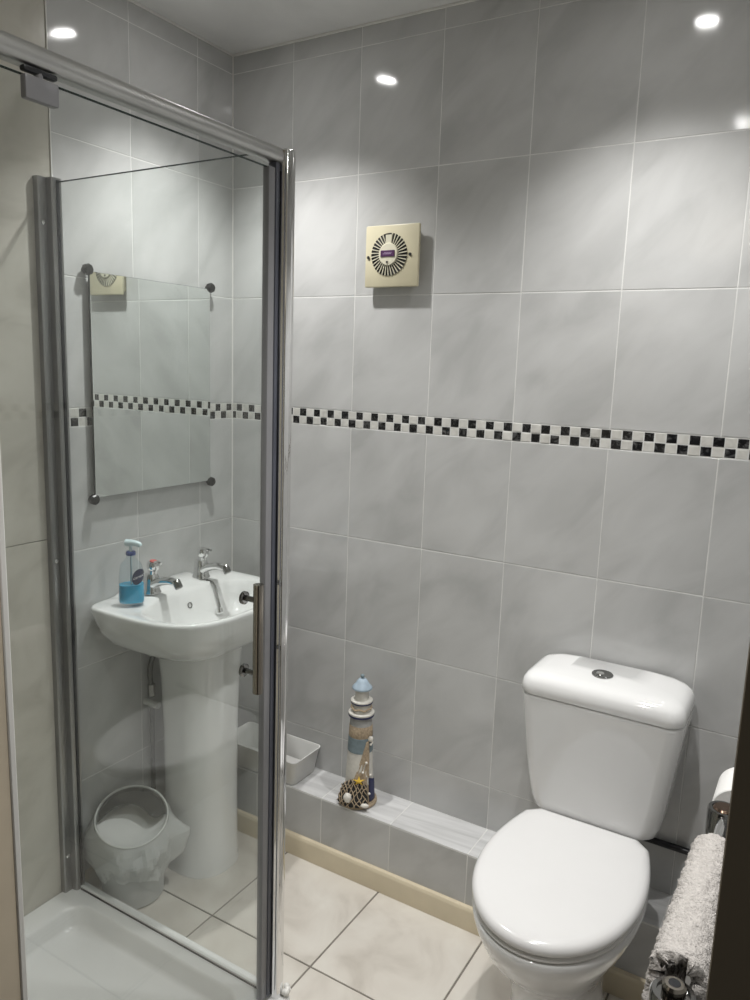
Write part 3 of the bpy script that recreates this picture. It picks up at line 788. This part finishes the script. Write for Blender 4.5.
rf = lathe('roof', [(0.0290, 0.579), (0.0305, 0.581), (0.0285, 0.586), (0.0215, 0.593), (0.0165, 0.602), (0.0105, 0.609), (0.0, 0.611)], c, M['lh_blue'], lh, n=32, auto=60)
lathe('finial', [(0.003, 0.608), (0.0035, 0.612), (0.0062, 0.616), (0.0058, 0.621), (0.0, 0.624)], c, M['lh_slate'], rf, n=16, auto=80)
# side things turn with the tower: angle measured from +x
def on_tower(a, z, off=0.0):
    zz = [LZ + 0.014, 0.26, 0.33, 0.388, 0.47]; rr = [0.0455, 0.0435, 0.040, 0.0372, 0.0345]
    r = rr[-1]
    for i in range(4):
        if z <= zz[i + 1]:
            t = max(0, (z - zz[i]) / (zz[i + 1] - zz[i])); r = rr[i] + (rr[i + 1] - rr[i]) * t; break
    r += off
    return Vector((hx0 + r * math.cos(a), hy0 + r * math.sin(a), z))
VA = math.atan2(CAM.y - hy0, CAM.x - hx0)      # direction of the room / doorway
# navy painted board on the right flank
bm = bmesh.new()
g = [[bm.verts.new(on_tower(VA + 0.75 + 0.95 * i / 10, LZ + 0.016 + (0.075 - 0.020 * i / 10) * j / 6, 0.0035)) for i in range(11)] for j in range(7)]
for j in range(6):
    for i in range(10): bm.faces.new((g[j][i], g[j][i + 1], g[j + 1][i + 1], g[j + 1][i]))
o = link('navy_board', bm2me(bm), M['lh_navy'], lh); md = o.modifiers.new('s', 'SOLIDIFY'); md.thickness = 0.004
# tan cloth net draped diagonally from upper right to lower left
bm = bmesh.new()
NI, NJ = 18, 14
g = []
for j in range(NJ + 1):
    row = []
    for i in range(NI + 1):
        u = i / NI
        a = VA - 0.95 + 1.72 * u
        top = min(0.425, 0.285 + 0.14 * max(0, u - 0.22) / 0.62)
        z = LZ + 0.016 + (top - LZ - 0.016) * j / NJ
        row.append(bm.verts.new(on_tower(a, z, 0.0013 + 0.0014 * math.sin(9 * u + 7 * j / NJ) + 0.0012 * noise.noise((u * 9, j * 0.6, 3)))))
    g.append(row)
for j in range(NJ):
    for i in range(NI): bm.faces.new((g[j][i], g[j][i + 1], g[j + 1][i + 1], g[j + 1][i]))
o = link('sack_cloth', bm2me(bm), M['lh_tan'], lh); md = o.modifiers.new('s', 'SOLIDIFY'); md.thickness = 0.002
# mound of pebbles and dark net spreading over the lower front
def mound(a, z, off=0.0):
    p = on_tower(VA + a, z, off)
    k = max(0.0, 1 - (z - LZ - 0.012) / 0.075) * (0.009 + 0.009 * max(0.0, math.cos(a + 0.9)))
    return p + Vector((math.cos(VA + a), math.sin(VA + a), 0)) * k
bm = bmesh.new()
def ztop(u): return 0.050 + 0.030 * math.sin(u * 2.8) 
g = [[bm.verts.new(mound(-1.25 + 1.75 * i / 16, LZ + 0.012 + ztop(i / 16) * j / 8, 0.0045 + 0.002 * noise.noise((i * 0.7, j * 0.7, 2)))) for i in range(17)] for j in range(9)]
for j in range(8):
    for i in range(16): bm.faces.new((g[j][i], g[j][i + 1], g[j + 1][i + 1], g[j + 1][i]))
o = link('dark_backing', bm2me(bm), M['lh_dark'], lh); md = o.modifiers.new('s', 'SOLIDIFY'); md.thickness = 0.002
bm = bmesh.new()
for d in (-1, 1):
    for k in range(-5, 12):
        pts = []
        for q in range(9):
            t = q / 8
            u = (k / 7.0) + d * t * 0.50 + (0.0 if d > 0 else 0.2) + 0.10 * noise.noise((k * 3.1, t * 3, d))
            if -0.02 <= u <= 1.02: pts.append(mound(-1.25 + 1.75 * u, LZ + 0.013 + ztop(u) * t, 0.0062))
        if len(pts) > 2: bm_loft(bm, tube_rings(pts, 0.0015, 5))
link('net', bm2me(bm), M['lh_tan'], lh)
bm = bmesh.new()
for k in range(34):
    a = -1.5 + 2.9 * random.random()
    p = mound(a, LZ + 0.006 + 0.012 * random.random(), 0.006 + 0.004 * random.random())
    r = random.uniform(0.003, 0.0055)
    bmesh.ops.create_icosphere(bm, subdivisions=1, radius=r, matrix=Matrix.Translation(p) @ Matrix.Diagonal((1, 1, 0.7, 1)))
bm.free()
# big white shell, yellow starfish, small beads
def blob(name, p, r3, mat, par, sub=3, wob=0.0):
    bm = bmesh.new()
    bmesh.ops.create_icosphere(bm, subdivisions=sub, radius=1.0)
    for v in bm.verts:
        k = 1 + wob * noise.noise(v.co * 2.2 + Vector(p) * 50)
        v.co = Vector((v.co.x * r3[0] * k, v.co.y * r3[1] * k, v.co.z * r3[2] * k))
    bm.transform(Matrix.Translation(p) @ Matrix.Rotation(VA, 4, 'Z'))
    return link(name, bm2me(bm), mat, par)
blob('shell', mound(-0.52, 0.258, 0.012), (0.008, 0.0125, 0.0155), M['shell'], lh, 3, 0.2)
blob('shell', mound(0.28, 0.238, 0.011), (0.007, 0.012, 0.007), M['shell'], lh, 3, 0.25)
for a, z in ((0.45, 0.362), (0.22, 0.333), (0.68, 0.262), (-0.92, 0.285), (-0.70, 0.247), (0.78, 0.320), (0.95, 0.420), (0.82, 0.415)):
    blob('bead', on_tower(VA + a, z, 0.006), (0.004, 0.004, 0.004), M['shell'], lh, 2)
blob('float_ring', on_tower(VA + 0.80, 0.433, 0.006), (0.005, 0.008, 0.010), M['shell'], lh, 2, 0.2)
bm = bmesh.new()
sc_ = on_tower(VA - 0.02, 0.308, 0.010); rad = Vector((math.cos(VA), math.sin(VA), 0)); tan_ = Vector((-math.sin(VA), math.cos(VA), 0))
ring = []
for i in range(10):
    r = 0.0205 if i % 2 == 0 else 0.0072
    a = PI / 2 + i * PI / 5
    ring.append(sc_ + tan_ * (r * math.cos(a)) + Vector((0, 0, r * 0.8 * math.sin(a))) - rad * (0.003 if i % 2 == 0 else 0))
top = bm.verts.new(sc_ + rad * 0.005); bot = bm.verts.new(sc_ - rad * 0.004)
rv = [bm.verts.new(p) for p in ring]
for i in range(10):
    bm.faces.new((rv[i], rv[(i + 1) % 10], top)); bm.faces.new((rv[(i + 1) % 10], rv[i], bot))
link('starfish', bm2me(bm), M['lh_yellow'], lh, True, 50)

# ================================================================== BIN
bcx, bcy = 0.112, -0.546
bn = thing('waste_bin', (bcx, bcy, 0), 'small frosted waste bin with round tilted mouth and white bag liner', 'bin')
lathe('bin_body', [(0.080, 0.002), (0.085, 0.006), (0.088, 0.10), (0.0935, 0.20), (0.0925, 0.20), (0.086, 0.10), (0.082, 0.012), (0.0, 0.010)], (bcx, bcy, 0), M['binplastic'], bn, n=40)
va = math.atan2(CAM.y - bcy, CAM.x - bcx)
fwd = Vector((math.cos(va), math.sin(va), 0)); sid = Vector((-math.sin(va), math.cos(va), 0))
bc = Vector((bcx, bcy, 0))
tl = math.radians(24)
rc = bc + Vector((0, 0, 0.238))                        # mouth centre
rn = (Vector((0, 0, 1)) * math.cos(tl) + fwd * math.sin(tl))
ru = (fwd * math.cos(tl) - Vector((0, 0, 1)) * math.sin(tl))
def mouth(a, r, off=0.0): return rc + (ru * math.cos(a) + sid * math.sin(a)) * r + rn * off
NB = 48
# upper collar: from round body up to tilted mouth
def hor(r, z): return [bc + (fwd * math.cos(2 * PI * i / NB) + sid * math.sin(2 * PI * i / NB)) * r + Vector((0, 0, z)) for i in range(NB)]
def mr2(r, off=0.0): return [mouth(2 * PI * i / NB, r, off) for i in range(NB)]
loft('bin_collar', [hor(0.0935, 0.188), mr2(0.0985, -0.012), mr2(0.1005, 0.0), mr2(0.0965, 0.0), mr2(0.094, -0.012), hor(0.090, 0.19)], M['binplastic'], bn, False, False, auto=50)
loft('mouth_rim', [[mouth(2 * PI * i / NB, 0.0985 + 0.0030 * math.cos(t), 0.0020 + 0.0030 * math.sin(t)) for t in [2 * PI * k / 10 for k in range(10)]] for i in list(range(NB)) + [0]], M['binrim'], bn, False, False, auto=80)
# smoky flap: shallow dome over the rear of the mouth with a waved free edge
bm = bmesh.new()
def edge(q): return -0.008 - 0.012 * math.cos(2.6 * q + 0.5) + 0.030 * math.exp(-((q - 0.62) / 0.30) ** 2) + 0.012 * math.exp(-((q + 0.95) / 0.25) ** 2)
NQ, NP = 36, 14
g = []
for j in range(NP + 1):
    row = []
    for i in range(NQ + 1):
        q = -0.985 + 1.97 * i / NQ
        back = -0.0945 * math.sqrt(1 - q * q)
        pf = max(edge(q), back + 0.002)
        pp = back + (pf - back) * j / NP
        rr = min(1, math.hypot(pp, q * 0.0945) / 0.0945)
        row.append(bm.verts.new(rc + ru * pp + sid * (q * 0.0945) + rn * (0.001 + 0.030 * math.sqrt(max(0, 1 - rr * rr)))))
    g.append(row)
for j in range(NP):
    for i in range(NQ): bm.faces.new((g[j][i], g[j][i + 1], g[j + 1][i + 1], g[j + 1][i]))
o = link('flap', bm2me(bm), M['bindark'], bn); md = o.modifiers.new('s', 'SOLIDIFY'); md.thickness = 0.002
# lining seen in the mouth
loft('bag_lining', [mr2(0.0945, -0.002), mr2(0.088, -0.010), mr2(0.070, -0.018), mr2(0.04, -0.024), mr2(0.01, -0.026)], M['bagin'], bn, False, True)
# bag skirt folded over the rim outside
def skirt_r(t, i):
    a = 2 * PI * i / NB2
    base = 0.1025 + 0.020 * math.sin(PI * min(1, t * 1.1)) - 0.010 * t
    spike = 0.050 * math.exp(-abs((a - 1.40) / 0.20) ** 1.3) * math.sin(PI * min(1, 0.15 + t * 0.9)) + 0.018 * math.exp(-((a - 4.6) / 0.3) ** 2) * math.sin(PI * t)
    wr = 0.007 * noise.noise((math.cos(a) * 3, math.sin(a) * 3, t * 2.5))
    for f_, am in ((4, 0.012), (9, 0.004)):
        wr += am * (0.45 - abs(noise.noise((math.cos(a) * f_ * 0.8, math.sin(a) * f_ * 0.8, t * 2.2 + f_))) * 2)
    return base + (spike + wr) * min(1, t * 4)
NB2 = 84
rings = []
for j in range(13):
    t = j / 12
    r_ = []
    for i in range(NB2):
        a = 2 * PI * i / NB2
        p0 = mouth(a, 0.1025, 0.001)
        rr = skirt_r(t, i)
        hem = 0.078 + 0.020 * math.cos(2 * a + 0.6) + 0.020 * noise.noise((math.cos(a) * 2, math.sin(a) * 2, 9))
        d = fwd * math.cos(a) + sid * math.sin(a)
        off = p0 - bc; off.z = 0
        hem = max(hem, 0.068)
        z = p0.z + (hem - p0.z) * t
        bl = min(1, t * 1.6)
        q = (off * (1 - bl) + off.normalized() * 0.1 * bl) / 0.1025 * rr
        p = bc + Vector((q.x, q.y, z))
        p.x = max(p.x, 0.004); p.y = max(p.y, -0.6455)
        r_.append(p)
    rings.append(r_)
loft('bin_bag', rings, M['bag'], bn, False, False, auto=14)

# ================================================================== TOWEL RAIL, TOWEL AND ROLL (right wall)
RX, RZ = 1.600, 0.738
rl = thing('towel_rail', (XR, -0.72, RZ), 'chrome towel rail with cylindrical brackets on the right wall', 'towel rail')
tube('rail', [(RX, -0.945, RZ - 0.012), (RX, -0.47, RZ - 0.012)], 0.008, M['chrome'], rl, 14, smoothp=False)
for y, cr, ch in ((-0.458, 0.0195, 0.0), (-0.960, 0.0150, 0.010)):
    b_ = lathe('bracket', [(0.026, -0.088), (0.029, -0.084), (0.029, -0.004), (0.0265, 0.0), (0.021, 0.0), (0.0205, -0.003), (0.0, -0.003)], (RX, y, RZ), M['darkchrome'], rl, n=32)
    tube('bracket_arm', [(RX, y, RZ - 0.035), (XR, y, RZ - 0.035)], 0.010, M['chrome'], b_, 14, smoothp=False)
    lathe('wall_plate', [(0.024, 0.0), (0.024, 0.006), (0.02, 0.009), (0.0, 0.009)], (XR, y, RZ - 0.035), M['chrome'], b_, axis=(-1, 0, 0), n=28)
    cp = lathe('bracket_cap', [(cr, 0.0), (cr, 0.003 + ch), (cr - 0.003, 0.006 + ch), (cr - 0.006, 0.0062 + ch), (0.0, 0.0055 + ch)], (RX, y, RZ - 0.003), M['capbrown'] if not ch else M['bronze'], rl, n=28)
    if ch: lathe('cap_inset', [(0.0, 0.0010), (0.0075, 0.0008), (0.0080, 0.0)], (RX, y, RZ + 0.0028 + ch), M['black'], cp, n=20)

# draped terry towel
tw = bmesh.new()
NY, NS = 150, 150
g = []
for j in range(NY + 1):
    v = j / NY
    y = -0.598 - 0.325 * v
    hwd = 0.031 + 0.005 * v
    row = []
    for i in range(NS + 1):
        s = -1 + 2 * i / NS          # across: left hem -> over the rail -> right hem
        arc = abs(s)
        if arc < 0.16:
            an = s / 0.16 * PI / 2
            p = Vector((RX + math.sin(an) * hwd, y, RZ - 0.010 + math.cos(an) * 0.034 + 0.004 * v))
            n_ = Vector((math.sin(an), 0, math.cos(an)))
        else:
            dn = (arc - 0.16) / 0.84
            sg = math.copysign(1, s)
            p = Vector((RX + sg * (hwd + 0.010 * math.sin(dn * 2.2) * (0.6 if sg > 0 else 1.0)), y, RZ - 0.010 + 0.004 * v - dn * (0.30 if sg < 0 else 0.27)))
            n_ = Vector((sg, 0, 0))
        q = Vector((y * 110, s * 40, 0))
        d = 0.0034 * noise.noise(q) + 0.0030 * noise.noise(q * 2.3 + Vector((5, 2, 1))) + 0.0013 * noise.noise(Vector((y * 14, s * 5, 4)))
        d += 0.0028 * random.random()
        row.append(tw.verts.new(p + n_ * d + Vector((0, 0.0013 * noise.noise(q + Vector((9, 9, 9))), 0))))
    g.append(row)
for j in range(NY):
    for i in range(NS): tw.faces.new((g[j][i], g[j][i + 1], g[j + 1][i + 1], g[j + 1][i]))
me = bm2me(tw)
tv = link('hand_towel', me, M['towel'], None, True)
tag(tv, 'pale grey terry hand towel draped over the chrome rail', 'towel')
md = tv.modifiers.new('s', 'SOLIDIFY'); md.thickness = 0.021; md.offset = -1

# toilet roll on its own holder beyond the rail
rh = thing('roll_holder', (XR, -0.36, RZ), 'chrome toilet roll holder fixed to the right wall by the toilet', 'roll holder')
RRX, RRZ = 1.620, 0.697
tube('spindle', [(RRX, -0.402, RRZ), (RRX, -0.262, RRZ)], 0.009, M['chrome'], rh, 14, smoothp=False)
tube('holder_arm', [(RRX, -0.262, RRZ), (RRX + 0.012, -0.250, RRZ), (XR - 0.004, -0.248, RRZ)], 0.009, M['chrome'], rh, 12)
lathe('wall_plate', [(0.024, 0.0), (0.024, 0.006), (0.02, 0.009), (0.0, 0.009)], (XR, -0.248, RRZ), M['chrome'], rh, axis=(-1, 0, 0), n=28)
tr_ = thing('toilet_roll', (RRX, -0.336, RRZ - 0.05), 'white toilet paper roll on the holder at the right edge', 'toilet roll')
lathe('paper', [(0.021, 0.0), (0.0465, 0.0), (0.0485, 0.002), (0.0485, 0.103), (0.0465, 0.105), (0.021, 0.105)], (RRX, -0.388, RRZ), M['paper'], tr_, axis=(0, 1, 0), n=48, cap0=False, cap1=False)
lathe('core', [(0.0195, 0.001), (0.021, 0.001), (0.021, 0.104), (0.0195, 0.104), (0.0195, 0.001)], (RRX, -0.388, RRZ), M['card'], tr_, axis=(0, 1, 0), n=32, cap0=False, cap1=False)
